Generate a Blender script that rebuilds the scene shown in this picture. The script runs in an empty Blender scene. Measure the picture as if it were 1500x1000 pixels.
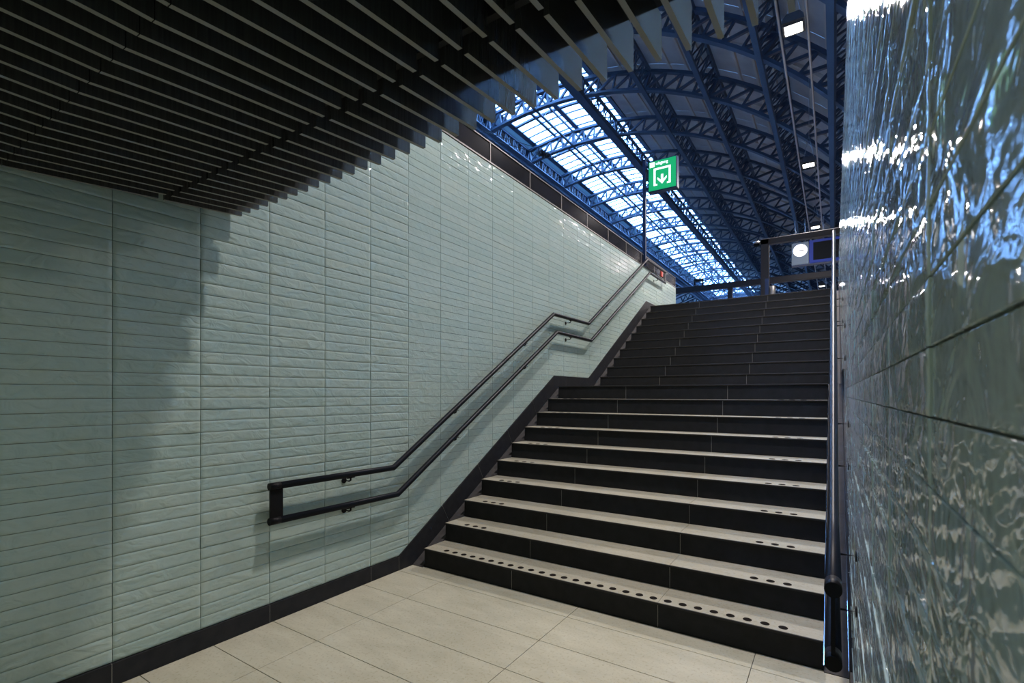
import bpy, bmesh, math, random
from mathutils import Vector, Matrix, noise
random.seed(7)
S = bpy.context.scene
COL = S.collection

# ------------------------------------------------------------------ camera
H = 1.6                                    # eye height; metres
F_PX, HORIZON, VPY = 720.0, 577.0, 1221.5  # focal length, horizon row, vanishing column of the stair axis (1500x1000)
YAW = math.atan((VPY - 750.0) / F_PX)
cd = bpy.data.cameras.new('camera'); cam = bpy.data.objects.new('camera', cd); COL.objects.link(cam)
cam.location = (0, 0, H); cam.rotation_euler = (math.pi / 2, 0, YAW)
cd.sensor_width = 36.0; cd.lens = F_PX / 1500 * 36
cd.shift_y = (HORIZON - 500.0) / 1500
cd.clip_start = 0.02; cd.clip_end = 400
cd.dof.use_dof = True; cd.dof.focus_distance = 5.0; cd.dof.aperture_fstop = 9.0
S.camera = cam
CY, SY = math.cos(YAW), math.sin(YAW)
def project(x, y, z):
    fw = y * CY - x * SY
    if fw < 0.05: return None
    return 750 + F_PX * (x * CY + y * SY) / fw, HORIZON - F_PX * (z - H) / fw, fw

# ------------------------------------------------------------------ world and exposure
W = bpy.data.worlds.new('dusk_sky'); S.world = W; W.use_nodes = True
bg = W.node_tree.nodes['Background']
bg.inputs['Color'].default_value = (0.19, 0.44, 1.0, 1); bg.inputs['Strength'].default_value = 23.0
vs = S.view_settings
vs.view_transform = 'Standard'; vs.look = 'None'; vs.gamma = 1.0; vs.use_curve_mapping = False
vs.exposure = 0.0
LAMP_W, TUNNEL_W = 385.0, 7.5             # watts of the hall floodlights and of the passage ceiling lights

# ------------------------------------------------------------------ materials
MATS = {}
def mat(name, col, rough=0.5, metal=0.0, emit=None, estr=0.0, spec=0.5):
    m = bpy.data.materials.new(name); m.use_nodes = True
    b = m.node_tree.nodes['Principled BSDF']
    b.inputs['Base Color'].default_value = (*col, 1); b.inputs['Roughness'].default_value = rough
    b.inputs['Metallic'].default_value = metal; b.inputs['Specular IOR Level'].default_value = spec
    if emit:
        b.inputs['Emission Color'].default_value = (*emit, 1); b.inputs['Emission Strength'].default_value = estr
    MATS[name] = m
    return m
def nodes(m):
    return m.node_tree.nodes, m.node_tree.links, m.node_tree.nodes['Principled BSDF']
def world_pos(m, scale=(1, 1, 1)):
    N, L, _ = nodes(m)
    g = N.new('ShaderNodeNewGeometry'); mp = N.new('ShaderNodeMapping'); mp.inputs['Scale'].default_value = scale
    L.new(g.outputs['Position'], mp.inputs['Vector'])
    return mp.outputs['Vector']
def noise_node(m, vec, scale, detail=3.0, distortion=0.0, rough=0.5):
    N, L, _ = nodes(m)
    n = N.new('ShaderNodeTexNoise'); n.inputs['Scale'].default_value = scale; n.inputs['Detail'].default_value = detail
    n.inputs['Distortion'].default_value = distortion; n.inputs['Roughness'].default_value = rough
    L.new(vec, n.inputs['Vector'])
    return n.outputs['Fac']
def ramp(m, fac, stops):
    N, L, _ = nodes(m)
    r = N.new('ShaderNodeValToRGB'); e = r.color_ramp.elements
    e[0].position, e[0].color = stops[0][0], (*stops[0][1], 1)
    e[1].position, e[1].color = stops[-1][0], (*stops[-1][1], 1)
    for p, c in stops[1:-1]:
        q = e.new(p); q.color = (*c, 1)
    L.new(fac, r.inputs['Fac'])
    return r.outputs['Color']
def bump(m, fac, strength, dist, prev=None):
    N, L, b = nodes(m)
    n = N.new('ShaderNodeBump'); n.inputs['Strength'].default_value = strength; n.inputs['Distance'].default_value = dist
    L.new(fac, n.inputs['Height'])
    if prev: L.new(prev, n.inputs['Normal'])
    L.new(n.outputs['Normal'], b.inputs['Normal'])
    return n.outputs['Normal']
def mix_col(m, a, b, fac, mode='MIX'):
    N, L, _ = nodes(m)
    x = N.new('ShaderNodeMix'); x.data_type = 'RGBA'; x.blend_type = mode
    for s, v in ((0, fac), (6, a), (7, b)):
        if hasattr(v, 'links'): L.new(v, x.inputs[s])
        elif s == 0: x.inputs[s].default_value = v
        else: x.inputs[s].default_value = (*v, 1)
    return x.outputs[2]

# glazed hand-made wall tile, sea green
m = mat('tile_glaze', (0.36, 0.47, 0.43), 0.05, spec=0.6)
N, L, B = nodes(m)
v1 = world_pos(m, (1, 1, 1.5))
f1 = noise_node(m, v1, 9.0, 2.0, 1.2)
f2 = noise_node(m, world_pos(m, (1, 1, 1.3)), 24.0, 2.0, 0.8)
oi = N.new('ShaderNodeObjectInfo'); gi = N.new('ShaderNodeNewGeometry')
ad = N.new('ShaderNodeMath'); ad.operation = 'ADD'; L.new(oi.outputs['Random'], ad.inputs[0]); L.new(gi.outputs['Random Per Island'], ad.inputs[1])
fr = N.new('ShaderNodeMath'); fr.operation = 'FRACT'; L.new(ad.outputs[0], fr.inputs[0])
ctile = ramp(m, fr.outputs[0], [(0.0, (0.395, 0.508, 0.475)), (0.5, (0.42, 0.528, 0.50)), (1.0, (0.44, 0.538, 0.495))])
cn = ramp(m, f1, [(0.3, (0.93, 0.95, 0.95)), (0.7, (1.04, 1.02, 1.0))])
L.new(mix_col(m, ctile, cn, 1.0, 'MULTIPLY'), B.inputs['Base Color'])
b1 = bump(m, f1, 0.7, 0.010)
bump(m, f2, 0.38, 0.003, b1)

m = mat('grout', (0.13, 0.12, 0.10), 0.9)
m = mat('wall_render', (0.36, 0.45, 0.41), 0.6)
# black skirting and riser stone
def dark_stone(name, a, b, rough):
    m = mat(name, a, rough, spec=0.09)
    f = noise_node(m, world_pos(m), 14.0, 5.0)
    _, L, B = nodes(m)
    L.new(ramp(m, f, [(0.3, a), (0.7, b)]), B.inputs['Base Color'])
    bump(m, noise_node(m, world_pos(m), 160.0, 2.0), 0.08, 0.001)
dark_stone('riser_stone', (0.0185, 0.019, 0.020), (0.025, 0.0255, 0.027), 0.55)
dark_stone('skirting_stone', (0.021, 0.022, 0.026), (0.030, 0.031, 0.035), 0.4)
dark_stone('gutter_stone', (0.055, 0.053, 0.054), (0.08, 0.077, 0.076), 0.6)
# beige floor stone
def beige(name, a, b):
    m = mat(name, a, 0.55, spec=0.35)
    _, L, B = nodes(m)
    f = noise_node(m, world_pos(m, (1.0, 2.6, 1)), 3.2, 6.0, 0.4, 0.62)
    g = noise_node(m, world_pos(m), 0.9, 3.0)
    c = ramp(m, f, [(0.3, a), (0.72, b)])
    c2 = ramp(m, g, [(0.3, (0.92, 0.91, 0.88)), (0.7, (1.05, 1.04, 1.03))])
    h = noise_node(m, world_pos(m), 60.0, 3.0)
    c3 = ramp(m, h, [(0.36, (0.86, 0.84, 0.8)), (0.44, (1, 1, 1))])
    L.new(mix_col(m, mix_col(m, c, c2, 1.0, 'MULTIPLY'), c3, 1.0, 'MULTIPLY'), B.inputs['Base Color'])
    bump(m, noise_node(m, world_pos(m), 90.0, 3.0), 0.05, 0.001)
beige('floor_stone', (0.42, 0.405, 0.315), (0.52, 0.505, 0.405))
beige('tread_stone', (0.345, 0.328, 0.258), (0.435, 0.415, 0.335))
mat('floor_joint', (0.03, 0.028, 0.024), 0.9)
mat('nosing_black', (0.03, 0.03, 0.03), 0.6, spec=0.15)
mat('mortar', (0.32, 0.31, 0.29), 0.9)
mat('tactile_dot', (0.014, 0.012, 0.011), 0.85, spec=0.05)
mat('concrete', (0.16, 0.16, 0.16), 0.9)
mat('platform_paving', (0.20, 0.20, 0.20), 0.85)
m = mat('rail_paint', (0.010, 0.012, 0.018), 0.36, spec=0.12)
mat('bracket_black', (0.009, 0.009, 0.011), 0.4, spec=0.12)
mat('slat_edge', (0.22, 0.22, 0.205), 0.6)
m = mat('slat_metal', (0.04, 0.04, 0.04), 0.13, spec=0.85)
_, L, B = nodes(m)
L.new(ramp(m, noise_node(m, world_pos(m, (1, 9, 0.3)), 14.0, 4.0), [(0.3, (0.040, 0.041, 0.042)), (0.7, (0.065, 0.066, 0.066))]), B.inputs['Base Color'])
mat('plenum_black', (0.012, 0.012, 0.013), 0.9)
m = mat('parapet_panel', (0.017, 0.017, 0.021), 0.1, spec=0.6)
mat('parapet_trim', (0.16, 0.155, 0.15), 0.4, 0.3)
def paint(name, a, b, rough=0.5):
    m = mat(name, a, rough)
    _, L, B = nodes(m)
    L.new(ramp(m, noise_node(m, world_pos(m), 1.4, 5.0), [(0.3, a), (0.7, b)]), B.inputs['Base Color'])
paint('steel_blue', (0.022, 0.039, 0.068), (0.034, 0.054, 0.088))
paint('steel_light', (0.20, 0.34, 0.52), (0.26, 0.40, 0.58))
paint('roof_sheet', (0.27, 0.27, 0.27), (0.36, 0.355, 0.34), 0.7)
paint('roof_rib', (0.34, 0.31, 0.27), (0.42, 0.38, 0.33), 0.7)
# skylight glass: clear with a milky film
m = bpy.data.materials.new('skylight_glass'); m.use_nodes = True; MATS['skylight_glass'] = m
N, L = m.node_tree.nodes, m.node_tree.links
N.remove(N['Principled BSDF'])
tr = N.new('ShaderNodeBsdfTransparent'); tr.inputs[0].default_value = (0.96, 0.97, 0.98, 1)
tl = N.new('ShaderNodeBsdfTranslucent'); tl.inputs[0].default_value = (0.93, 0.90, 0.88, 1)
gl = N.new('ShaderNodeBsdfGlossy'); gl.inputs['Roughness'].default_value = 0.1
mx = N.new('ShaderNodeMixShader'); mx.inputs[0].default_value = 0.45
mx2 = N.new('ShaderNodeMixShader'); mx2.inputs[0].default_value = 0.04
L.new(tr.outputs[0], mx.inputs[1]); L.new(tl.outputs[0], mx.inputs[2]); L.new(mx.outputs[0], mx2.inputs[1]); L.new(gl.outputs[0], mx2.inputs[2])
L.new(mx2.outputs[0], N['Material Output'].inputs['Surface'])
m = mat('eaves_glass', (0.25, 0.42, 0.62), 0.5)
m.node_tree.nodes['Principled BSDF'].inputs['Transmission Weight'].default_value = 0.0
N, L, B = nodes(m)
tl = N.new('ShaderNodeBsdfTranslucent'); tl.inputs[0].default_value = (0.16, 0.19, 0.19, 1)
mx = N.new('ShaderNodeMixShader'); mx.inputs[0].default_value = 0.55
L.new(B.outputs[0], mx.inputs[1]); L.new(tl.outputs[0], mx.inputs[2]); L.new(mx.outputs[0], N['Material Output'].inputs['Surface'])
mat('frame_dark', (0.015, 0.015, 0.017), 0.6, spec=0.2)
mat('sign_case', (0.008, 0.022, 0.065), 0.45, spec=0.2)
mat('sign_green', (0.0, 0.10, 0.04), 0.4, emit=(0.0, 0.42, 0.11), estr=0.9)
mat('sign_white', (0.8, 0.8, 0.8), 0.4, emit=(0.85, 0.95, 0.95), estr=0.95)
mat('skyblock_wall', (0.10, 0.11, 0.13), 0.8)
mat('clock_panel', (0.10, 0.145, 0.19), 0.5, spec=0.3)
mat('clock_face', (0.9, 0.9, 0.9), 0.4, emit=(1, 1, 1), estr=1.2)
mat('ink_black', (0.01, 0.01, 0.012), 0.4)
mat('screen_blue', (0.002, 0.022, 0.20), 0.5, spec=0.15)
mat('screen_glass', (0.004, 0.006, 0.008), 0.6, spec=0.05)
mat('pipe_metal', (0.30, 0.30, 0.31), 0.35, 0.8)
mat('cable_dark', (0.02, 0.022, 0.026), 0.6)
mat('lamp_body', (0.05, 0.05, 0.055), 0.5)
mat('lamp_lens', (0.9, 0.9, 0.85), 0.3, emit=(1.0, 0.93, 0.80), estr=12.0)
mat('tube_lens', (0.9, 0.9, 0.85), 0.3, emit=(1.0, 0.95, 0.80), estr=6.0)
mat('red_plastic', (0.55, 0.06, 0.04), 0.4)
mat('steel_brushed', (0.5, 0.5, 0.5), 0.25, 0.9)

# ------------------------------------------------------------------ mesh helpers
class MB:
    def __init__(s): s.v = []; s.f = []; s.smooth = False
    def box(s, x0, x1, y0, y1, z0, z1):
        return s.hexa([(x0, y0, z0), (x1, y0, z0), (x1, y1, z0), (x0, y1, z0), (x0, y0, z1), (x1, y0, z1), (x1, y1, z1), (x0, y1, z1)])
    def hexa(s, p):
        o = len(s.v); s.v += [tuple(q) for q in p]
        s.f += [tuple(o + i for i in q) for q in ((3, 2, 1, 0), (4, 5, 6, 7), (0, 1, 5, 4), (1, 2, 6, 5), (2, 3, 7, 6), (3, 0, 4, 7))]
        return s
    def cbox(s, x0, x1, y0, y1, z0, z1, c=0.004):
        # box with chamfered edges: built as a stack of insets along every axis
        xs, ys, zs = (x0, x0 + c, x1 - c, x1), (y0, y0 + c, y1 - c, y1), (z0, z0 + c, z1 - c, z1)
        o = len(s.v); idx = {}
        def vv(a, b, d):
            k = (a, b, d)
            if k not in idx:
                idx[k] = len(s.v); s.v.append((xs[a], ys[b], zs[d]))
            return idx[k]
        Q = []
        for sx in (0, 3): Q.append([(sx, 1, 1), (sx, 2, 1), (sx, 2, 2), (sx, 1, 2)])
        for sy in (0, 3): Q.append([(1, sy, 1), (2, sy, 1), (2, sy, 2), (1, sy, 2)])
        for sz in (0, 3): Q.append([(1, 1, sz), (2, 1, sz), (2, 2, sz), (1, 2, sz)])
        i = {0: 1, 3: 2}
        for sx in (0, 3):
            for sy in (0, 3): Q.append([(sx, i[sy], 1), (i[sx], sy, 1), (i[sx], sy, 2), (sx, i[sy], 2)])
            for sz in (0, 3): Q.append([(sx, 1, i[sz]), (i[sx], 1, sz), (i[sx], 2, sz), (sx, 2, i[sz])])
        for sy in (0, 3):
            for sz in (0, 3): Q.append([(1, sy, i[sz]), (1, i[sy], sz), (2, i[sy], sz), (2, sy, i[sz])])
        for q in Q: s.f.append(tuple(vv(*k) for k in q))
        for sx in (0, 3):
            for sy in (0, 3):
                for sz in (0, 3): s.f.append((vv(sx, i[sy], i[sz]), vv(i[sx], sy, i[sz]), vv(i[sx], i[sy], sz)))
        return s
    def prism(s, poly, axis, a, b):
        # poly in the plane normal to axis (x: (y,z); y: (x,z); z: (x,y)), extruded from a to b
        o = len(s.v); n = len(poly)
        mk = {'x': lambda p, t: (t, p[0], p[1]), 'y': lambda p, t: (p[0], t, p[1]), 'z': lambda p, t: (p[0], p[1], t)}[axis]
        for t in (a, b): s.v += [mk(p, t) for p in poly]
        s.f.append(tuple(range(o, o + n))); s.f.append(tuple(range(o + 2 * n - 1, o + n - 1, -1)))
        for i in range(n): s.f.append((o + i, o + n + i, o + n + (i + 1) % n, o + (i + 1) % n))
        return s
    def bar(s, p, q, w, h=None, up=(0, 0, 1)):
        # rectangular bar between two points, w across, h along 'up'
        h = h or w; p, q = Vector(p), Vector(q); d = (q - p).normalized(); u = Vector(up)
        a = d.cross(u)
        if a.length < 1e-4: a = d.cross(Vector((1, 0, 0)))
        a.normalize(); u = a.cross(d).normalized(); a *= w / 2; u *= h / 2
        return s.hexa([p - a - u, p + a - u, q + a - u, q - a - u, p - a + u, p + a + u, q + a + u, q - a + u])
    def tube(s, pts, r, n=12, cap=True):
        # mitred tube through points
        pts = [Vector(p) for p in pts]; o = len(s.v); s.smooth = True
        ref = Vector((0, 0, 1)) if abs((pts[1] - pts[0]).normalized().z) < 0.95 else Vector((1, 0, 0))
        for i, p in enumerate(pts):
            d0 = (p - pts[i - 1]).normalized() if i else None
            d1 = (pts[i + 1] - p).normalized() if i < len(pts) - 1 else None
            d = ((d0 or d1) + (d1 or d0)).normalized()
            k = 1.0 / max(0.5, d.dot(d0 or d1))
            a = d.cross(ref).normalized(); b = a.cross(d).normalized()
            for j in range(n):
                t = 2 * math.pi * j / n
                s.v.append(tuple(p + a * math.cos(t) * r + b * math.sin(t) * r * (k if d0 and d1 else 1)))
        for i in range(len(pts) - 1):
            for j in range(n):
                s.f.append((o + i * n + j, o + i * n + (j + 1) % n, o + (i + 1) * n + (j + 1) % n, o + (i + 1) * n + j))
        if cap:
            s.f.append(tuple(o + j for j in range(n))[::-1]); e = o + (len(pts) - 1) * n
            s.f.append(tuple(e + j for j in range(n)))
        return s
    def mesh(s, name, material):
        me = bpy.data.meshes.new(name); me.from_pydata(s.v, [], s.f)
        bm = bmesh.new(); bm.from_mesh(me); bmesh.ops.recalc_face_normals(bm, faces=bm.faces)
        bm.to_mesh(me); bm.free()
        if s.smooth:
            for p in me.polygons: p.use_smooth = len(p.vertices) == 4
        me.materials.append(MATS[material])
        return me
    def build(s, name, material, parent=None):
        return put(name, s.mesh(name, material), parent)
def put(name, me, parent=None, loc=None, rot=None):
    o = bpy.data.objects.new(name, me); COL.objects.link(o)
    if parent is not None: o.parent = parent
    if loc: o.location = loc
    if rot: o.rotation_euler = rot
    return o
def empty(name, parent=None, loc=(0, 0, 0)):
    o = bpy.data.objects.new(name, None); COL.objects.link(o); o.location = loc; o.empty_display_size = 0.2
    if parent is not None: o.parent = parent
    return o
def tag(o, label=None, cat=None, group=None, kind=None):
    if label: o['label'] = label
    if cat: o['category'] = cat
    if group: o['group'] = group
    if kind: o['kind'] = kind
    return o
def structure(o, label, cat): return tag(o, label, cat, kind='structure')

# ------------------------------------------------------------------ measured layout
XL, XR = -3.315, 0.083            # tile faces of the two walls
SL, SR = -3.18, -0.05             # stair ends
RISE, Y1, T1, T2, YU = 0.171, 3.36, 0.2945, 0.2915, 7.46
def step_y(n): return Y1 + T1 * (n - 1) if n <= 10 else YU + T2 * (n - 11)
def step_z(n): return RISE * n
YEND, YTOP, ZTILE, ZPAR = 12.56, step_y(20), 4.26, 4.52
ZPL = step_z(20)
YBACK = -7.0
SLAB_Y, SLAT_END = 1.69, 1.724
def slat_z(y): return 2.666 if y < 0.614 else 2.666 + 0.09 * (y - 0.614)
# upper edge of the black skirting along the left wall (y, z)
SKIRT = [(YBACK, 0.122), (3.172, 0.128), (6.13, 1.854), (7.31, 1.862), (10.21, 3.557), (YEND, 3.557)]
def skirt_top(y):
    for (a, za), (b, zb) in zip(SKIRT, SKIRT[1:]):
        if a <= y <= b: return za + (zb - za) * (y - a) / (b - a)
    return 0.12

# ------------------------------------------------------------------ floor
fl = MB().box(-3.34, 0.11, YBACK, 3.45, -0.12, -0.004).build('floor', 'floor_joint')
structure(fl, 'beige stone slab floor of the passage at the foot of the stairs', 'floor')
xs = [-3.33, -2.805, -1.605, -0.405, 0.10]
nrow = 0; y1 = 3.37
rows = [(3.168, 3.37)]
y = 3.168
while y > YBACK: rows.append((max(y - 0.3975, YBACK), y)); y -= 0.3975
tile_cache = {}
for (a, b) in rows:
    for x0, x1 in zip(xs, xs[1:]):
        if b < -2.2: continue
        key = (round(x1 - x0, 3), round(b - a, 3))
        if key not in tile_cache:
            w, d = key
            tile_cache[key] = MB().cbox(0.0018, w - 0.0018, 0.0018, d - 0.0018, -0.012, 0, 0.001).mesh('floor_tile', 'floor_stone')
        put('floor_tile', tile_cache[key], fl, (x0, a, 0))
MB().box(-3.33, 0.10, YBACK, -2.3, -0.01, 0.0).build('floor_slab', 'floor_stone', fl)

# ------------------------------------------------------------------ walls
TY, TZ, TZ0 = 0.4493, 0.0724, 0.128       # tile pitch along the wall, up the wall, first joint
def tile_mesh(seed, fine=True):
    a, b, t = TY - 0.003, TZ - 0.0022, 0.011
    nu, nw = (20, 5) if fine else (2, 1)
    mb = MB(); r = random.Random(seed); off = Vector((r.uniform(0, 50), r.uniform(0, 50), r.uniform(0, 50)))
    def hh(u, w):
        if not fine: return 0
        p = Vector((u * 9.0 + w * 4.0, w * 15.0, 0)) + off
        return 0.0015 * noise.noise(p) + 0.0007 * noise.noise(p * 2.7)
    us = [0, 0.0013] + [0.0013 + (a - 0.0026) * i / nu for i in range(1, nu)] + [a - 0.0013, a]
    ws = [0, 0.0013] + [0.0013 + (b - 0.0026) * i / nw for i in range(1, nw)] + [b - 0.0013, b]
    n = len(us)
    for j, w in enumerate(ws):
        for i, u in enumerate(us):
            edge = i in (0, n - 1) or j in (0, len(ws) - 1)
            mb.v.append((t - (0.0009 if edge else 0) + hh(u, w), u, w))
    for j in range(len(ws) - 1):
        for i in range(n - 1): mb.f.append((j * n + i, j * n + i + 1, (j + 1) * n + i + 1, (j + 1) * n + i))
    # sides
    ring = [i for i in range(n)] + [j * n + n - 1 for j in range(1, len(ws))] + [(len(ws) - 1) * n + i for i in range(n - 2, -1, -1)] + [j * n for j in range(len(ws) - 2, 0, -1)]
    o = len(mb.v)
    nr = len(ring); nf = len(mb.f)
    for k in ring: mb.v.append(mb.v[k])
    for k in ring: mb.v.append((0.0, mb.v[k][1], mb.v[k][2]))
    for i in range(nr): mb.f.append((o + i, o + (i + 1) % nr, o + nr + (i + 1) % nr, o + nr + i))
    me = mb.mesh('wall_tile', 'tile_glaze')
    for p in me.polygons: p.use_smooth = p.index < nf
    return me
FINE = [tile_mesh(s) for s in range(10)]
def tile_wall(wall, side, y0, y_from):
    # every tile of the wall; the 300 that show largest are objects, the others one part
    xf = XL if side == 'L' else XR
    tiles = []
    ncol = int((YEND - y0) / TY) + 1
    k0 = int(math.floor((y_from - y0) / TY))
    for k in range(k0, ncol):
        ya = y0 + TY * k; yb = min(ya + TY, YEND)
        for j in range(57):
            za = TZ0 + TZ * j; zb = za + TZ
            if zb < skirt_top(ya) - 0.02 and zb < skirt_top(yb) - 0.02 and ya > 0: continue
            if za > 2.95 and yb < 1.6: continue
            if zb < max(0, skirt_top(ya) - 0.4): continue
            ps = [project(xf, y, z) for y in (ya, yb) for z in (za, zb)]
            area = 0.0
            if all(ps):
                cu = sum(p[0] for p in ps) / 4; cv = sum(p[1] for p in ps) / 4
                if -60 < cu < 1560 and -30 < cv < 1030:
                    du = abs(ps[2][0] - ps[0][0]); dv = abs(ps[1][1] - ps[0][1])
                    area = min(du, 400) * min(dv, 200)
                    if (za > 2.72 and yb < 1.7): area = 0
            elif side == 'R' and ya < 0.5 and yb > 0.2:
                area = 0
            tiles.append((area, ya, yb, za, zb))
    tiles.sort(key=lambda t: -t[0])
    rest = MB()
    for i, (area, ya, yb, za, zb) in enumerate(tiles):
        full = abs(yb - ya - TY) < 1e-3
        if i < 300 and area > 0 and full:
            o = put('wall_tile', random.choice(FINE), wall)
            j = random.uniform(-0.0012, 0.0012)
            if side == 'L':
                o.location = (XL - 0.011 + j, ya + 0.0015, za + 0.0011)
                o.rotation_euler = (0, random.uniform(-0.006, 0.006), random.uniform(-0.0022, 0.0022))
            else:
                o.location = (XR + 0.011 + j, yb - 0.0015, za + 0.0011)
                o.rotation_euler = (0, random.uniform(-0.006, 0.006), math.pi + random.uniform(-0.0022, 0.0022))
        else:
            sg = 1 if side == 'L' else -1
            tl, dj = random.uniform(-0.0004, 0.0004), random.uniform(-0.0008, 0.0008)
            tk = random.uniform(-0.0006, 0.0006)
            a, b, c, d = ya + 0.0015, yb - 0.0015, za + 0.0011, zb - 0.0011
            e = 0.0013
            f = lambda t: xf + sg * (t + dj)
            o = len(rest.v)
            rest.v += [(xf - sg * 0.011, a, c), (xf - sg * 0.011, b, c), (xf - sg * 0.011, b, d), (xf - sg * 0.011, a, d),
                       (f(-0.0009 - tl), a, c), (f(-0.0009 - tl), b, c), (f(-0.0009 + tl), b, d), (f(-0.0009 + tl), a, d),
                       (f(-tl - tk), a + e, c + e), (f(-tl + tk), b - e, c + e), (f(tl + tk), b - e, d - e), (f(tl - tk), a + e, d - e)]
            rest.f += [tuple(o + q for q in p) for p in ((0, 1, 5, 4), (1, 2, 6, 5), (2, 3, 7, 6), (3, 0, 4, 7), (4, 5, 9, 8), (5, 6, 10, 9), (6, 7, 11, 10), (7, 4, 8, 11), (8, 9, 10, 11))]
    r = rest.build('small_wall_tiles', 'tile_glaze', wall)
    r['kind'] = 'stuff'

wl = MB().box(XL - 0.30, XL - 0.009, YBACK, YEND, -0.1, ZTILE).build('wall_left', 'grout')
structure(wl, 'long wall of pale sea-green glazed tiles carrying the double handrail on the left', 'wall')
tile_wall(wl, 'L', 1.056, -0.35)
MB().box(XL - 0.010, XL - 0.002, YBACK, 0.15, 0.12, 2.95).build('wall_lining', 'wall_render', wl)
wr = MB().box(XR + 0.009, XR + 0.30, YBACK, YEND, -0.1, ZTILE + 0.24).build('wall_right', 'grout')
structure(wr, 'glossy wavy tiled wall close to the viewer on the right', 'wall')
tile_wall(wr, 'R', 0.655 - TY, 0.0)
MB().box(XR + 0.002, XR + 0.010, YBACK, 0.1, 0.12, 2.95).build('wall_lining', 'wall_render', wr)
MB().box(XR + 0.001, XR + 0.012, 1.7, YEND, ZTILE, ZTILE + 0.24).build('coping_tile', 'tile_glaze', wr)
wb = MB().box(-3.6, 0.38, YBACK - 0.2, YBACK, -0.1, 3.0).build('wall_back', 'wall_render')
structure(wb, 'plain far wall closing the passage behind the viewer', 'wall')

# black skirting boards: level pieces, sloping pieces, landing pieces
def skirting(side):
    name = 'baseboard_left' if side == 'L' else 'baseboard_right'
    root = empty(name)
    structure(root, 'black stone skirting running along the %s and up beside the stairs' % ('foot of the left wall' if side == 'L' else 'foot of the right wall'), 'skirting')
    x0, x1 = (XL - 0.012, XL + 0.013) if side == 'L' else (XR - 0.011, XR + 0.012)
    def piece(poly): MB().prism(poly, 'x', x0, x1).build('skirting_tile', 'skirting_stone', root)
    g = 0.0016
    def joint(p, q):
        # pale mortar line between two skirting pieces, set back a little
        d = Vector((q[0] - p[0], q[1] - p[1])).normalized() * 0.0018
        n = (-d[1], d[0]); a, b = (x0 + 0.003, x1 - 0.001) if side == 'L' else (x0 + 0.001, x1 - 0.003)
        MB().prism([(p[0] - n[0], p[1] - n[1]), (q[0] - n[0], q[1] - n[1]), (q[0] + n[0], q[1] + n[1]), (p[0] + n[0], p[1] + n[1])], 'x', a, b).build('joint_mortar', 'mortar', root)
    y = 1.056 + TY * 2                         # joints at every second tile
    ys = [1.95 - 0.9 * k for k in range(0, 11)][::-1] + [2.85, 3.172]
    ys = [q for q in ys if q >= YBACK] if side == 'L' else [q for q in ys if q >= YBACK]
    for a in ys[1:]: joint((a, 0.001), (a, 0.123))
    for a, b in zip(ys, ys[1:]): piece([(a + g, 0), (b - g, 0), (b - g, 0.124), (a + g, 0.124)])
    def slope(ya, za, yb, zb, n, w=0.2266):
        dy, dz = (yb - ya), (zb - za); ln = math.hypot(dy, dz); px, pz = dz / ln * 0.196, -dy / ln * 0.196
        t = [i / n for i in range(n + 1)]
        e = g / ln
        for s0, s1 in zip(t, t[1:]):
            A = (ya + dy * (s0 + e), za + dz * (s0 + e)); Bp = (ya + dy * (s1 - e), za + dz * (s1 - e))
            if s0 > 0: joint((ya + dy * s0 + px, za + dz * s0 + pz), (ya + dy * s0, za + dz * s0))
            A2, B2 = (A[0] + px, A[1] + pz), (Bp[0] + px, Bp[1] + pz)
            if s0 == 0: A2 = (ya + g, za - 0.2266) if za > 0.3 else (ya + 0.2 , 0.0); 
            if s0 == 0 and za < 0.3: piece([(ya + g, 0.0), A2, B2, Bp, A]); continue
            if s1 == 1.0: piece([A2, (yb - g, zb - 0.2266), Bp, A]); continue
            piece([A2, B2, Bp, A])
    slope(3.172, 0.128, 6.13, 1.854, 5)
    for a in (6.50, 6.98, 7.31): joint((a, 1.70), (a, 1.858))
    for a, b in ((6.13, 6.50), (6.50, 6.98), (6.98, 7.31)): piece([(a + g, 1.62), (b - g, 1.62), (b - g, 1.86), (a + g, 1.86)])
    slope(7.31, 1.862, 10.21, 3.557, 5)
    for a, b in ((10.21, 11.0), (11.0, 11.8), (11.8, YEND)): piece([(a + g, ZPL - 0.1), (b - g, ZPL - 0.1), (b - g, 3.557), (a + g, 3.557)])
    # sloping gutter strip between stair ends and skirting
    gx0, gx1 = (XL + 0.0135, SL - 0.002) if side == 'L' else (SR + 0.002, XR - 0.0115)
    def gut(ya, za, yb, zb, n):
        for i in range(n):
            a, b = ya + (yb - ya) * i / n + 0.001, ya + (yb - ya) * (i + 1) / n - 0.001
            z = lambda y: za + (zb - za) * (y - ya) / (yb - ya)
            MB().prism([(a, z(a) - 0.03), (b, z(b) - 0.03), (b, z(b)), (a, z(a))], 'x', gx0, gx1).build('gutter_tile', 'gutter_stone', root)
    gut(3.345, 0.004, step_y(10) + 0.27, step_z(10) - 0.002, 5)
    gut(step_y(10) + 0.27, step_z(10), YU, step_z(10), 2)
    gut(YU + 0.005, step_z(10) + 0.004, YTOP + 0.27, ZPL - 0.002, 5)
skirting('L'); skirting('R')

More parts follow.
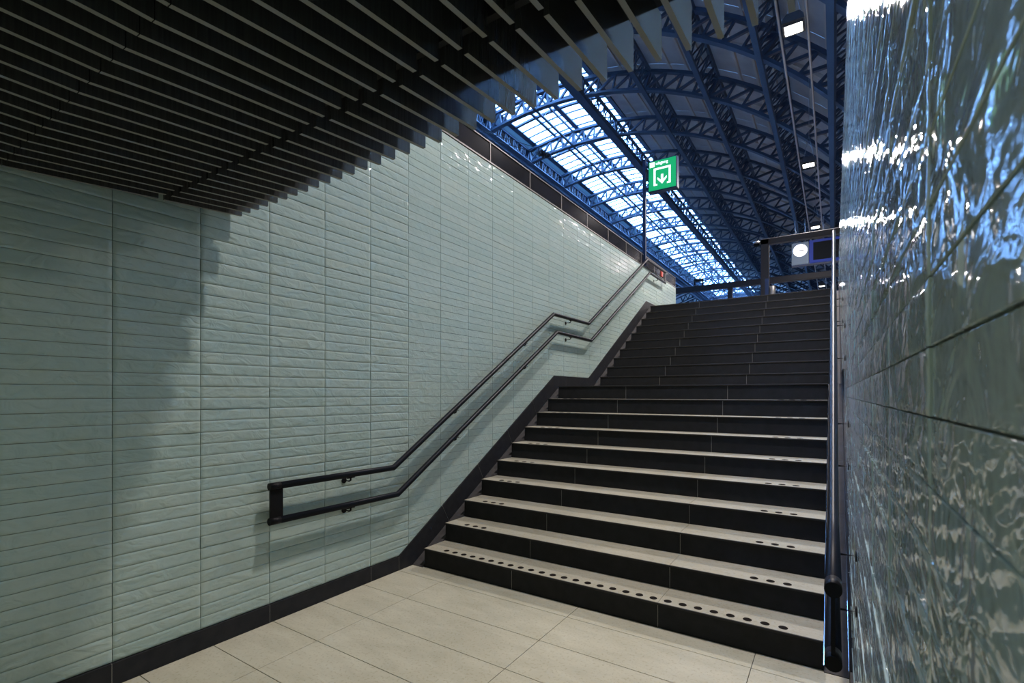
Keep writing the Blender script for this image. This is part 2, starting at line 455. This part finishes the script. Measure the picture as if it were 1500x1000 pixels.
# dark parapet panels on top of the left wall
tr1 = empty('trim_1'); structure(tr1, 'dark glossy parapet panels capping the left stairwell wall', 'parapet')
MB().box(XL - 0.05, XL + 0.006, 1.72, YEND, ZTILE + 0.001, ZTILE + 0.018).build('cap_strip', 'parapet_trim', tr1)
ys = [4.627 + 0.889 * k for k in range(-3, 10)]; ys = [1.72] + [q for q in ys if q > 1.8 and q < YEND - 0.1] + [YEND]
for a, b in zip(ys, ys[1:]):
    MB().box(XL - 0.06, XL - 0.02, a + 0.006, b - 0.006, ZTILE + 0.02, ZPAR - 0.012).build('parapet_panel', 'parapet_panel', tr1)
    MB().box(XL - 0.06, XL - 0.012, b - 0.0055, b + 0.0055, ZTILE + 0.02, ZPAR - 0.012).build('joint_strip', 'parapet_trim', tr1)
MB().box(XL - 0.065, XL - 0.010, 1.72, YEND, ZPAR - 0.011, ZPAR).build('top_strip', 'parapet_trim', tr1)

# ------------------------------------------------------------------ ceiling: slab over the passage with hanging slats
ce = MB().prism([(YBACK, 2.86), (0.6, 2.86), (SLAB_Y, 2.93), (SLAB_Y, ZPL), (YBACK, ZPL)], 'x', -3.33, 0.09).build('ceiling', 'plenum_black')
structure(ce, 'dark ceiling of long hanging metal slats over the passage', 'ceiling')
def slat_seg(a, b, end=False):
    mb = MB(); h, w = 0.155, 0.018
    za, zb = slat_z(a), slat_z(b)
    if end: prof = [(a, za), (b, zb), (b, zb + h - 0.014), (b - 0.012, zb + h), (a, za + h)]
    else: prof = [(a, za), (b, zb), (b, zb + h), (a, za + h)]
    me = mb.prism(prof, 'x', -w / 2, w / 2).mesh('ceiling_slat', 'slat_metal')
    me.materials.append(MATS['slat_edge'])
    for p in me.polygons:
        if p.normal.z < -0.9: p.material_index = 1        # lower face takes the lighter edge colour
    return me
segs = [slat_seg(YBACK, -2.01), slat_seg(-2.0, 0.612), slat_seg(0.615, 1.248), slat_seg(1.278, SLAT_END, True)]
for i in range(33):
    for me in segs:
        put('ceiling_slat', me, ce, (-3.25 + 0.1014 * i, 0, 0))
# carrier rails above the slats
for y in (-1.4, 0.2, 1.262):
    MB().box(-3.3, 0.06, y - 0.012, y + 0.012, slat_z(y) + 0.06, slat_z(y) + 0.15).build('carrier_rail', 'plenum_black', ce)

# ------------------------------------------------------------------ stairs
st = empty('staircase'); structure(st, 'wide two-flight staircase with black risers and beige treads', 'staircase')
core = [(Y1 + 0.05, -0.1)]
for n in range(1, 21):
    core += [(step_y(n) + 0.045, step_z(n - 1) - 0.02), (step_y(n) + 0.045, step_z(n) - 0.04)]
core += [(YEND, ZPL - 0.04), (YEND, -0.1)]
MB().prism(core, 'x', SL + 0.004, SR - 0.004).build('stair_core', 'concrete', st)
JX = [SL, -2.213, -1.012, SR]
bm_cache = {}
def dot_mesh():
    mb = MB(); n = 20; r = 0.0265
    mb.v = [(r * math.cos(2 * math.pi * i / n), r * math.sin(2 * math.pi * i / n), 0.0) for i in range(n)]
    mb.v += [(0.94 * x, 0.94 * y, 0.0015) for x, y, z in mb.v]
    mb.f = [tuple(range(n, 2 * n))] + [(i, (i + 1) % n, n + (i + 1) % n, n + i) for i in range(n)]
    return mb.mesh('tactile_dot', 'tactile_dot')
DOT = dot_mesh()
for n in range(1, 21):
    s = empty('step', st, (0, step_y(n), step_z(n)))
    back = {10: YU + 0.05, 20: YEND}.get(n, step_y(n + 1) + 0.045 if n < 20 else 0) - step_y(n)
    for a, b in zip(JX, JX[1:]):
        kt = ('t', round(a, 3), round(back, 3)); kr = ('r', round(a, 3))
        if kt not in bm_cache:
            bm_cache[kt] = MB().cbox(a + 0.0008, b - 0.0008, 0.010, back, -0.013, 0, 0.001).mesh('tread_tile', 'tread_stone')
        if kr not in bm_cache:
            bm_cache[kr] = MB().cbox(a + 0.0016, b - 0.0016, 0.012, 0.040, -RISE + 0.001, -0.0135, 0.001).mesh('riser_tile', 'riser_stone')
        put('tread_tile', bm_cache[kt], s); put('riser_tile', bm_cache[kr], s)
        # joint mortar between the riser tiles
    kn = 'nosing'
    if kn not in bm_cache:
        bm_cache[kn] = MB().cbox(SL, SR, -0.002, 0.0095, -0.013, 0.0004, 0.002).mesh('nosing', 'nosing_black')
        bm_cache['mortar'] = MB().box(SL + 0.006, SR - 0.006, 0.0135, 0.039, -RISE + 0.001, -0.0135).mesh('joint_mortar', 'mortar')
    put('nosing', bm_cache[kn], s); put('joint_mortar', bm_cache['mortar'], s)
    if n <= 10 or n in (11, 20):
        xsd = [-2.957 + 0.0999 * k for k in range(28)] if n == 1 else [-2.953, -2.853, -2.753, -0.457, -0.357, -0.257]
        for x in xsd: put('tactile_dot', DOT, s, (x, 0.066, 0.0003))

# ------------------------------------------------------------------ handrails
def handrail(side):
    root = empty('handrail')
    sg = 1 if side == 'L' else -1
    xw = XL if side == 'L' else XR
    xr = xw + sg * 0.085
    if side == 'L': tag(root, 'black double handrail with end plate on the green tiled left wall', 'handrail', 'stair handrails')
    else: tag(root, 'black double handrail running beside the glossy right wall, seen end on', 'handrail', 'stair handrails')
    up = [(1.905, 0.965), (3.035, 0.955), (5.98, 2.70), (7.13, 2.706), (10.03, 4.38), (11.35, 4.385)]
    lo = [(1.905, 0.725), (3.085, 0.715), (6.08, 2.462), (7.23, 2.45), (10.21, 4.14), (11.35, 4.145)]
    for nm, ln in (('upper_rail', up), ('lower_rail', lo)):
        o = MB().tube([(xr, y, z) for y, z in ln], 0.0245, 20).build(nm, 'rail_paint', root)
        c = MB().tube([(xr, ln[0][0] - 0.0035, ln[0][1]), (xr, ln[0][0] + 0.075, ln[0][1])], 0.0253, 20).build('end_cap', 'bracket_black', o)
    for ya, yb, z0, z1 in ((1.908, 2.0, 0.735, 0.955), (11.26, 11.345, 4.15, 4.38)):
        MB().box(xr - 0.006, xr + 0.006, ya, yb, z0, z1).build('end_plate', 'bracket_black', root)
    def at(ln, y):
        for (a, za), (b, zb) in zip(ln, ln[1:]):
            if a <= y <= b: return za + (zb - za) * (y - a) / (b - a)
    for ln in (up, lo):
        for y in (2.58, 3.89, 5.245, 6.505, 7.9, 9.2, 10.75):
            z = at(ln, y)
            mb = MB()
            mb.box(xr - 0.008, xr + 0.008, y - 0.035, y + 0.035, z - 0.030, z - 0.022)
            mb.tube([(xr, y, z - 0.026), (xr, y, z - 0.046), (xr - sg * 0.02, y, z - 0.056), (xw, y, z - 0.056)], 0.0065, 8)
            b = mb.build('bracket', 'bracket_black', root)
            MB().tube([(xw + sg * 0.001, y, z - 0.056), (xw + sg * 0.006, y, z - 0.056)], 0.024, 16).build('rosette', 'bracket_black', b)
    return root
handrail('L'); handrail('R')

# ------------------------------------------------------------------ platform around and beyond the stairwell
pf = empty('platform_floor'); structure(pf, 'platform paving at the head of the stairs', 'platform')
def pbox(x0, x1, y0, y1): MB().box(x0, x1, y0, y1, ZPL - 0.45, ZPL - 0.001).build('paving_slab', 'platform_paving', pf)
pbox(-9.0, XL - 0.31, YBACK, 75.0); pbox(XR + 0.31, 6.0, YBACK, 75.0); pbox(XL - 0.31, XR + 0.31, YEND + 0.001, 75.0)

# ------------------------------------------------------------------ station roof
ZG = 14.0; YA = 1.5 * ZG; DYA = 0.298 * ZG
RB, RT, RS = 0.7516 * YA, 0.788 * YA, 0.803 * YA
XC, ZC = -0.575 * YA, H - 0.082 * YA
def arc(r, t): return (XC + r * math.sin(t), ZC + r * math.cos(t))
TH = [-0.194, -0.015, 0.14, 0.335, 0.519, 0.703, 0.871, 1.05]
rf = empty('station_roof', None, (XC, 0, ZC)); rf.location = (0, 0, 0)
structure(rf, 'blue steel barrel roof of the train hall with a glazed ridge light', 'roof')
def curved(t0, t1, r0, r1, ya, yb, n):
    mb = MB()
    for i in range(n):
        a, b = t0 + (t1 - t0) * i / n, t0 + (t1 - t0) * (i + 1) / n
        p = [arc(r0, a), arc(r0, b), arc(r1, b), arc(r1, a)]
        mb.hexa([(p[0][0], ya, p[0][1]), (p[1][0], ya, p[1][1]), (p[1][0], yb, p[1][1]), (p[0][0], yb, p[0][1]),
                 (p[3][0], ya, p[3][1]), (p[2][0], ya, p[2][1]), (p[2][0], yb, p[2][1]), (p[3][0], yb, p[3][1])])
    return mb
# one arch at y = 0, then copies
FW = 0.26
chord_b = curved(-0.42, TH[-1], RB - 0.05, RB + 0.05, -FW / 2, FW / 2, 40).mesh('bottom_chord', 'steel_blue')
chord_t = curved(-0.42, TH[-1], RT - 0.06, RT + 0.06, -0.11, 0.11, 40).mesh('top_chord', 'steel_blue')
struts = []
allt = [-0.37] + TH
for a, b in zip(allt, allt[1:]):
    n = 4
    for i in range(n):
        t0, t1 = a + (b - a) * i / n, a + (b - a) * (i + 1) / n
        p0, q0, q1 = arc(RB, t0), arc(RT, t0), arc(RT, t1)
        mb = MB().bar((p0[0], 0, p0[1]), (q1[0], 0, q1[1]), 0.10, 0.10, (0, 1, 0)); struts.append(mb)
        mb2 = MB().bar((p0[0], 0, p0[1]), (q0[0], 0, q0[1]), 0.14 if i == 0 else 0.08, 0.18 if i == 0 else 0.08, (0, 1, 0)); struts.append(mb2)
strut_me = [s.mesh('web_strut', 'steel_blue') for s in struts]
joined = MB()
for s in struts:
    o = len(joined.v); joined.v += s.v; joined.f += [tuple(o + i for i in f) for f in s.f]
web_me = joined.mesh('web_lattice', 'steel_blue')
I0, I1 = -9, 14
ARCH_Y = [YA + DYA * i for i in range(I0, I1 + 1)]
for i, y in zip(range(I0, I1 + 1), ARCH_Y):
    t = empty('arch_truss', rf, (0, y, 0))
    put('bottom_chord', chord_b, t); put('top_chord', chord_t, t)
    if -1 <= i <= 2:
        for me in strut_me: put('web_strut', me, t)
    else:
        o = put('web_lattice', web_me, t)
        if True: o['kind'] = 'stuff'
YR0, YR1 = ARCH_Y[0], ARCH_Y[-1]
# longitudinal lattice girders at the panel points
lat = {}
for k, t in enumerate(TH):
    g = empty('lattice_girder', rf)
    bx, bz = arc(RB - 0.06, t); tx, tz = arc(RT, t)
    w = 0.44 if k == 2 else 0.12 if k == 1 else 0.24; h = 0.22 if k == 2 else 0.07; lw = 0.022 if k == 1 else 0.045
    tang = Vector((math.cos(t), 0, -math.sin(t))); rad = Vector((math.sin(t), 0, math.cos(t)))
    MB().bar((bx, YR0, bz), (bx, YR1, bz), w, h, rad).build('lower_flange', 'steel_blue', g)
    MB().bar((tx, YR0, tz), (tx, YR1, tz), 0.07 if k == 1 else 0.14, 0.10, rad).build('upper_flange', 'steel_blue', g)
    mb = MB(); n = 6 if k == 1 else 10
    for y in ARCH_Y[:-1]:
        for j in range(n):
            y0, y1 = y + DYA * j / n, y + DYA * (j + 1) / n
            mb.bar((bx, y0, bz), (tx, y1, tz), lw, lw, tang)
            mb.bar((bx, y1, bz), (tx, y1, tz) if j % 2 else (tx, y0, tz), lw, lw, tang)
    o = mb.build('lattice_bars', 'steel_blue', g); o['kind'] = 'stuff'
# edge beams along the left side below the first girder
for t, r, w, h in ((-0.206, RB - 0.06, 0.16, 0.36), (-0.222, RB - 0.20, 0.16, 0.30), (-0.238, RB - 0.42, 0.20, 0.22)):
    x, z = arc(r, t)
    MB().bar((x, YR0, z), (x, YR1, z), w, h).build('edge_beam', 'steel_blue', rf)
# opaque sheeting
spans = [(-1.20, -0.8), (-0.8, -0.60), (-0.60, -0.40), (-0.40, -0.20)] + [(0.155, 0.335)] + list(zip(TH[3:], TH[4:]))
sheet_cache = [curved(a, b, RS, RS + 0.04, 0.01, DYA - 0.01, 6).mesh('roof_sheet', 'roof_sheet') for a, b in spans]
fas = curved(-0.20, -0.172, RS + 0.002, RS + 0.010, 0.0, DYA, 2).mesh('eaves_sheet', 'eaves_glass')
rafter = curved(0.155, TH[-1], RS - 0.10, RS - 0.001, -0.06, 0.06, 30).mesh('rafter', 'roof_rib')
for y in ARCH_Y[:-1]:
    for me in sheet_cache: put('roof_sheet', me, rf, (0, y, 0))
    put('eaves_sheet', fas, rf, (0, y, 0))
    put('rafter', rafter, rf, (0, y + DYA / 2, 0))
for a, b in zip([0.155] + TH[3:-1], TH[3:]):
    for q in (0.25, 0.5, 0.75):
        x, z = arc(RS - 0.04, a + (b - a) * q)
        MB().bar((x, YR0, z), (x, YR1, z), 0.09, 0.08, (math.sin(a), 0, math.cos(a))).build('purlin', 'roof_rib', rf)
# ridge light: glazing bars and panes
GA, GB = -0.172, 0.155
NC, NR = 4, 6
for c in range(NC + 1):
    t = GA + (GB - GA) * c / NC; x, z = arc(RS - 0.02, t)
    MB().bar((x, YR0, z), (x, YR1, z), 0.26 if c in (0, 2, 4) else 0.13, 0.10, (math.sin(t), 0, math.cos(t))).build('glazing_rail', 'steel_blue', rf)
gbar = curved(GA, GB, RS - 0.05, RS, -0.036, 0.036, 8).mesh('glazing_bar', 'steel_blue')
gbar_wide = curved(GA, GB, RS - 0.10, RS, -0.08, 0.08, 8).mesh('glazing_bar', 'steel_blue')
pane_me = [curved(GA + (GB - GA) * c / NC, GA + (GB - GA) * (c + 1) / NC, RS + 0.002, RS + 0.010, 0.005, DYA / NR - 0.005, 2).mesh('glass_pane', 'skylight_glass') for c in range(NC)]
far = MB()
for bi, y in enumerate(ARCH_Y[:-1]):
    for r in range(NR):
        put('glazing_bar', gbar_wide if r == 3 else gbar, rf, (0, y + DYA * r / NR, 0))
        for c in range(NC):
            if 7 <= bi < 19: put('glass_pane', pane_me[c], rf, (0, y + DYA * r / NR, 0))
            else:
                me = curved(GA + (GB - GA) * c / NC, GA + (GB - GA) * (c + 1) / NC, RS + 0.002, RS + 0.010, y + DYA * r / NR + 0.005, y + DYA * (r + 1) / NR - 0.005, 1)
                o = len(far.v); far.v += me.v; far.f += [tuple(o + i for i in f) for f in me.f]
o = far.build('far_glass_panes', 'skylight_glass', rf); o['kind'] = 'stuff'
# columns under the right-hand girder
for y in ARCH_Y[::2]:
    x, z = arc(RB - 0.1, TH[-1])
    MB().box(x - 0.15, x + 0.15, y - 0.15, y + 0.15, ZPL, z).build('roof_column', 'steel_blue', rf)
# side walls and end screens added to keep sky light out of the hall
x, z = arc(RS, TH[-1]); hw = MB().box(x - 0.02, x + 0.3, YR0, YR1, ZPL, z + 0.1).build('wall_skyblock_right', 'skyblock_wall')
structure(hw, 'added unseen wall closing the train hall to the sky behind the right stair wall', 'wall')
x, z = arc(RS, -1.20); hw = MB().box(x - 0.3, x, YR0, YR1, ZPL - 1.2, z + 0.1).build('wall_skyblock_left', 'skyblock_wall')
structure(hw, 'added unseen wall closing the train hall to the sky beyond the tracks', 'wall')
for nm, y in (('wall_skyblock_far', YR1), ('wall_skyblock_near', YR0 - 0.3)):
    poly = [arc(RS + 0.05, -1.2 + 2.25 * i / 24) for i in range(25)]
    poly = [(poly[0][0], ZPL - 1.2)] + poly + [(poly[-1][0], ZPL - 1.2)]
    hw = MB().prism(poly, 'y', y, y + 0.3).build(nm, 'skyblock_wall')
    structure(hw, 'added end screen closing the train hall to the sky, %s' % ('far beyond the stairs' if 'far' in nm else 'behind the viewer'), 'wall')
tb = MB().box(arc(RS, -1.2)[0], -9.0, YR0, YR1, ZPL - 1.3, ZPL - 1.1).build('track_floor', 'platform_paving')
structure(tb, 'track bed beside the platform', 'floor')
# ------------------------------------------------------------------ hall lamps on their twin pipes
ZLM = 6.5; XLM = -0.0925 * ZLM
pl = empty('lamp_track', None, (XLM, 0, H + ZLM + 0.06)); tag(pl, 'pair of thin metal pipes carrying the row of hall lamps', 'lamp track')
pl.location = (0, 0, 0)
for dx in (-0.215, 0.215):
    MB().tube([(XLM + dx, 1.0, H + ZLM + 0.05), (XLM + dx, 62.0, H + ZLM + 0.05)], 0.022, 10).build('pipe', 'pipe_metal', pl)
lamp_parts = None
LABELS = ['hall lamp hanging over the stairwell above the picture', 'nearest bright hall lamp high above the stairs', 'second hall lamp along the pipes, level with the green sign',
          'third hall lamp, just above the dark portal frame', 'hall lamp hidden behind the clock and blue screen', 'small hall lamp seen below the clock', 'last tiny hall lamp deep in the hall']
for i in range(-1, 6):
    y = (1.549 + 0.957 * i) * ZLM; z = H + ZLM
    if i == -1: y, z = 3.5, H + ZLM + 0.7
    o = empty('hall_lamp', None, (XLM, y, z)); tag(o, LABELS[i + 1], 'lamp', 'hall lamps on the twin pipes')
    MB().prism([(-0.175, 0.02), (0.175, 0.02), (0.16, 0.10), (0.10, 0.17), (-0.10, 0.17), (-0.16, 0.10)], 'y', -0.20, 0.20).build('housing', 'lamp_body', o)
    MB().cbox(-0.135, 0.135, -0.13, 0.13, -0.012, 0.02, 0.006).build('lens', 'lamp_lens', o)
    f = MB()
    f.box(-0.16, 0.16, -0.16, -0.14, -0.012, 0.02); f.box(-0.16, 0.16, 0.14, 0.16, -0.012, 0.02); f.box(-0.16, -0.14, -0.14, 0.14, -0.012, 0.02); f.box(0.14, 0.16, -0.14, 0.14, -0.012, 0.02)
    f.build('bezel', 'lamp_body', o)
    rtop = 2.6
    for sx in (-0.15, 0.15):
        MB().tube([(sx, 0.0, 0.06), (0.0, 0.25, 0.95)], 0.006, 6).build('suspension_wire', 'pipe_metal', o)
    MB().tube([(0.0, 0.25, 0.95), (0.0, 0.25, rtop)], 0.006, 6).build('suspension_wire', 'pipe_metal', o)
    ld = bpy.data.lights.new('lamp_light', 'AREA'); ld.shape = 'RECTANGLE'; ld.size = 0.27; ld.size_y = 0.26; ld.spread = math.radians(168)
    ld.energy = LAMP_W; ld.color = (1.0, 0.90, 0.86)
    lo = bpy.data.objects.new('lamp_light', ld); COL.objects.link(lo); lo.parent = o; lo.location = (0, 0, -0.03)

# ------------------------------------------------------------------ exit sign
sg_root = empty('exit_sign', None, (-3.33, 10.15, ZPAR)); tag(sg_root, 'green lit exit sign with white arrow on a dark post above the left wall', 'sign')
sx0, sx1, sz0, sz1, sy = -3.215, -2.665, 5.80, 6.40, 10.10
def rel(o): o.location = tuple(Vector(o.location) - sg_root.location); return o
MB().box(-3.345, -3.285, 10.09, 10.15, ZPAR - 0.24, 6.50).build('post', 'sign_case', sg_root)
MB().cbox(sx0 - 0.02, sx1 + 0.02, sy, sy + 0.16, sz0 - 0.02, sz1 + 0.02, 0.006).build('case', 'sign_case', sg_root)
MB().box(-3.29, sx0, 10.10, 10.14, 5.85, 5.90).build('mounting_arm', 'sign_case', sg_root)
MB().box(-3.29, sx0, 10.10, 10.14, 6.30, 6.35).build('mounting_arm', 'sign_case', sg_root)
face = MB().box(sx0, sx1, sy - 0.006, sy + 0.001, sz0, sz1).build('green_face', 'sign_green', sg_root)
def flat(polys, name, m, parent, y):
    mb = MB()
    for p in polys: mb.prism(p, 'y', y, y + 0.003)
    return mb.build(name, m, parent)
yf = sy - 0.0085
flat([[(sx0 + 0.02, sz1 - 0.12), (sx0 + 0.125, sz1 - 0.12), (sx0 + 0.125, sz1 - 0.015), (sx0 + 0.02, sz1 - 0.015)]], 'white_square', 'sign_white', face, yf)
fx0, fx1, fz0, fz1, w = sx0 + 0.10, sx1 - 0.10, sz0 + 0.09, sz1 - 0.15, 0.042
R4 = lambda a, b, c, d: [(a, c), (b, c), (b, d), (a, d)]
flat([R4(fx0, fx1, fz1 - w, fz1), R4(fx0, fx0 + w, fz0, fz1 - w), R4(fx1 - w, fx1, fz0, fz1 - w), R4(fx0 + w, fx0 + w + 0.035, fz0, fz0 + 0.035), R4(fx1 - w - 0.035, fx1 - w, fz0, fz0 + 0.035)], 'doorway_symbol', 'sign_white', face, yf)
cx = (fx0 + fx1) / 2; az = fz0 + 0.015
flat([R4(cx - 0.024, cx + 0.024, az + 0.06, az + 0.20), [(cx, az), (cx + 0.095, az + 0.105), (cx + 0.095, az + 0.155), (cx, az + 0.06)], [(cx, az), (cx, az + 0.06), (cx - 0.095, az + 0.155), (cx - 0.095, az + 0.105)]], 'arrow', 'sign_white', face, yf)
fc = bpy.data.curves.new('lettering', 'FONT'); fc.body = 'uitgang'; fc.size = 0.088; fc.extrude = 0.0015; fc.offset = 0.002
to = bpy.data.objects.new('lettering', fc); COL.objects.link(to)
bpy.context.view_layer.update()
me = bpy.data.meshes.new_from_object(to); bpy.data.objects.remove(to)
me.materials.clear(); me.materials.append(MATS['sign_white'])
put('lettering', me, face, (sx0 + 0.145, yf, sz1 - 0.085), (math.pi / 2, 0, 0))
for ch in sg_root.children: ch.location = tuple(-Vector(sg_root.location))

# ------------------------------------------------------------------ portal frame, clock, screen, small things at the stair head
def local(root):
    for ch in root.children: ch.location = tuple(Vector(ch.location) - Vector(root.location))
pr = empty('portal_frame', None, (-0.8, 16.0, ZPL)); tag(pr, 'dark steel portal frame standing at the head of the stairs', 'frame')
MB().cbox(-1.78, -1.57, 15.9, 16.1, ZPL, 6.08, 0.01).build('upright', 'frame_dark', pr)
MB().cbox(1.30, 1.51, 15.9, 16.1, ZPL, 6.08, 0.01).build('upright', 'frame_dark', pr)
MB().cbox(-1.78, 1.51, 15.9, 16.1, 5.93, 6.09, 0.01).build('lintel', 'frame_dark', pr)
local(pr)
dm = empty('security_camera', None, (-1.9, 16.0, 6.0)); tag(dm, 'small dome security camera beside the portal frame corner', 'camera')
mb = MB(); n = 14
for i in range(7):
    t = math.pi / 2 * i / 6
    for j in range(n): mb.v.append((0.085 * math.cos(t) * math.cos(2 * math.pi * j / n), 0.085 * math.cos(t) * math.sin(2 * math.pi * j / n), -0.085 * math.sin(t)))
for i in range(6):
    for j in range(n): mb.f.append((i * n + j, i * n + (j + 1) % n, (i + 1) * n + (j + 1) % n, (i + 1) * n + j))
mb.smooth = True; mb.build('dome', 'screen_glass', dm)
MB().tube([(0, 0, 0), (0, 0, 0.06)], 0.095, 16).build('mount', 'pipe_metal', dm)
MB().box(0.0, 0.112, -0.02, 0.02, 0.02, 0.05).build('arm', 'frame_dark', dm)

ck = empty('station_clock', None, (-0.99, 20.0, 6.15)); tag(ck, 'grey panel with round white lit clock beside the blue screen', 'clock')
MB().cbox(-0.264, 0.258, 0.0, 0.22, 0.0, 0.775, 0.008).build('panel', 'clock_panel', ck)
MB().box(-0.264, 0.258, 0.01, 0.22, -0.035, -0.002).build('base_strip', 'sign_case', ck)
cf = MB().tube([(0, -0.012, 0.495), (0, 0.002, 0.495)], 0.215, 40).build('dial', 'clock_face', ck)
for h_ in range(12):
    a = math.pi * 2 * h_ / 12; c_, s_ = math.cos(a), math.sin(a)
    MB().bar((0.17 * s_, -0.0135, 0.495 + 0.17 * c_), (0.19 * s_, -0.0135, 0.495 + 0.19 * c_), 0.012, 0.004, (0, 1, 0)).build('hour_mark', 'ink_black', cf)
for nm, a, l_, w_ in (('hour_hand', math.radians(98), 0.10, 0.022), ('minute_hand', math.radians(103), 0.155, 0.016)):
    MB().bar((-0.03 * math.sin(a), -0.015, 0.495 - 0.03 * math.cos(a)), (l_ * math.sin(a), -0.015, 0.495 + l_ * math.cos(a)), w_, 0.004, (0, 1, 0)).build(nm, 'ink_black', cf)
for x in (-0.15, 0.15): MB().tube([(x, 0.11, 0.775), (x, 0.11, 1.6)], 0.018, 8).build('hanger', 'pipe_metal', ck)
sc = empty('departure_screen', None, (0.0, 20.0, 6.15)); tag(sc, 'blue framed departure screen with blank black display beside the clock', 'screen')
MB().cbox(-0.722, 1.3, 0.0, 0.22, 0.0, 0.80, 0.008).build('case', 'screen_blue', sc)
MB().box(-0.60, 1.18, -0.004, 0.004, 0.10, 0.71).build('display', 'screen_glass', sc)
MB().box(-0.722, 1.3, 0.01, 0.22, -0.035, -0.002).build('base_strip', 'sign_case', sc)
for x in (-0.3, 0.9): MB().tube([(x, 0.11, 0.80), (x, 0.11, 1.6)], 0.018, 8).build('hanger', 'pipe_metal', sc)

gb = empty('gantry', None, (-3.0, 26.0, ZPL)); tag(gb, 'long dark steel gantry beam crossing the hall beyond the stairs', 'gantry')
MB().cbox(-9.0, 1.2, 25.85, 26.15, 6.80, 7.06, 0.01).build('beam', 'frame_dark', gb)
for x in (-8.6, -4.25, 1.0): MB().box(x - 0.1, x + 0.1, 25.9, 26.1, ZPL, 6.80).build('post', 'frame_dark', gb)
cmr = MB(); cmr.box(-5.55, -5.50, 25.95, 26.05, 7.06, 7.36); cmr.box(-5.95, -5.50, 25.93, 26.07, 7.30, 7.42); cmr.box(-5.95, -5.89, 25.95, 26.05, 7.12, 7.32)
cmr.build('floodlight_bracket', 'frame_dark', gb)
local(gb)

bn = empty('ticket_post', None, (-1.36, 14.6, ZPL)); tag(bn, 'small blue and steel check-in post behind the top step', 'post')
MB().tube([(0, 0, 0), (0, 0, 1.02)], 0.075, 18).build('column', 'steel_brushed', bn)
MB().prism([(-0.10, 0.55), (0.02, 0.55), (0.02, 1.06), (-0.10, 1.22)], 'x', -0.16, -0.07).build('reader', 'sign_case', bn)

rl = empty('warning_light', None, (XL - 0.01, 11.40, ZTILE + 0.02)); tag(rl, 'tiny red warning strip on the dark parapet above the left wall', 'light')
MB().cbox(-0.01, 0.012, -0.05, 0.05, 0.03, 0.19, 0.004).build('red_lens', 'red_plastic', rl)
MB().cbox(-0.01, 0.008, 0.05, 0.10, 0.0, 0.2, 0.003).build('mount', 'frame_dark', rl)

# overhead line with its insulator under the ridge light
ol = empty('overhead_line', None, (0, 0, 0)); tag(ol, 'thin overhead wires with a dark insulator below the ridge light', 'overhead line')
def ray(u, v, t):
    r = (u - 750) / F_PX; dx, dy, dz = r * CY - SY, CY + r * SY, (HORIZON - v) / F_PX
    return Vector((dx * t / dy, t, H + dz * t / dy))
ip = ray(797, 226, 16.0)
ol.location = ip
dirv = Vector((0.55, 0.83, -0.04)).normalized()
A, Bq = -dirv * 2.6 + Vector((-0.2, 0, 0.12)), dirv * 6.0 + Vector((0, 0, -0.2))
MB().tube([A, Vector((0, 0, 0)), Bq], 0.012, 6).build('wire', 'cable_dark', ol)
MB().tube([A + Vector((0, 0, 0.25)), Vector((0, 0, 0.16)), Bq + Vector((0, 0, 0.3))], 0.010, 6).build('wire', 'cable_dark', ol)
mb = MB()
for q in range(7): mb.tube([dirv * (-0.26 + 0.07 * q), dirv * (-0.22 + 0.07 * q)], 0.12 if q % 2 else 0.08, 12)
mb.build('insulator', 'cable_dark', ol)

# ------------------------------------------------------------------ passage ceiling lights behind the viewer
for k, (x, y) in enumerate(((-2.3, -1.3), (-0.9, -1.3), (-2.3, -4.2), (-0.9, -4.2))):
    o = empty('passage_lamp', None, (x, y, 2.63)); tag(o, ['long passage ceiling light nearest the left wall behind the viewer', 'long passage ceiling light nearest the right wall behind the viewer', 'further passage ceiling light on the left side', 'further passage ceiling light on the right side'][k], 'lamp', 'passage ceiling lights')
    MB().cbox(-0.05, 0.05, -0.6, 0.6, 0.0, 0.035, 0.006).build('housing', 'lamp_body', o)
    MB().cbox(-0.04, 0.04, -0.58, 0.58, -0.012, 0.0, 0.004).build('diffuser', 'tube_lens', o)
    ld = bpy.data.lights.new('tube_light', 'AREA'); ld.shape = 'RECTANGLE'; ld.size = 0.08; ld.size_y = 1.16
    ld.energy = TUNNEL_W; ld.color = (0.93, 1.0, 0.88)
    lo = bpy.data.objects.new('tube_light', ld); COL.objects.link(lo); lo.parent = o; lo.location = (0, 0, -0.02)
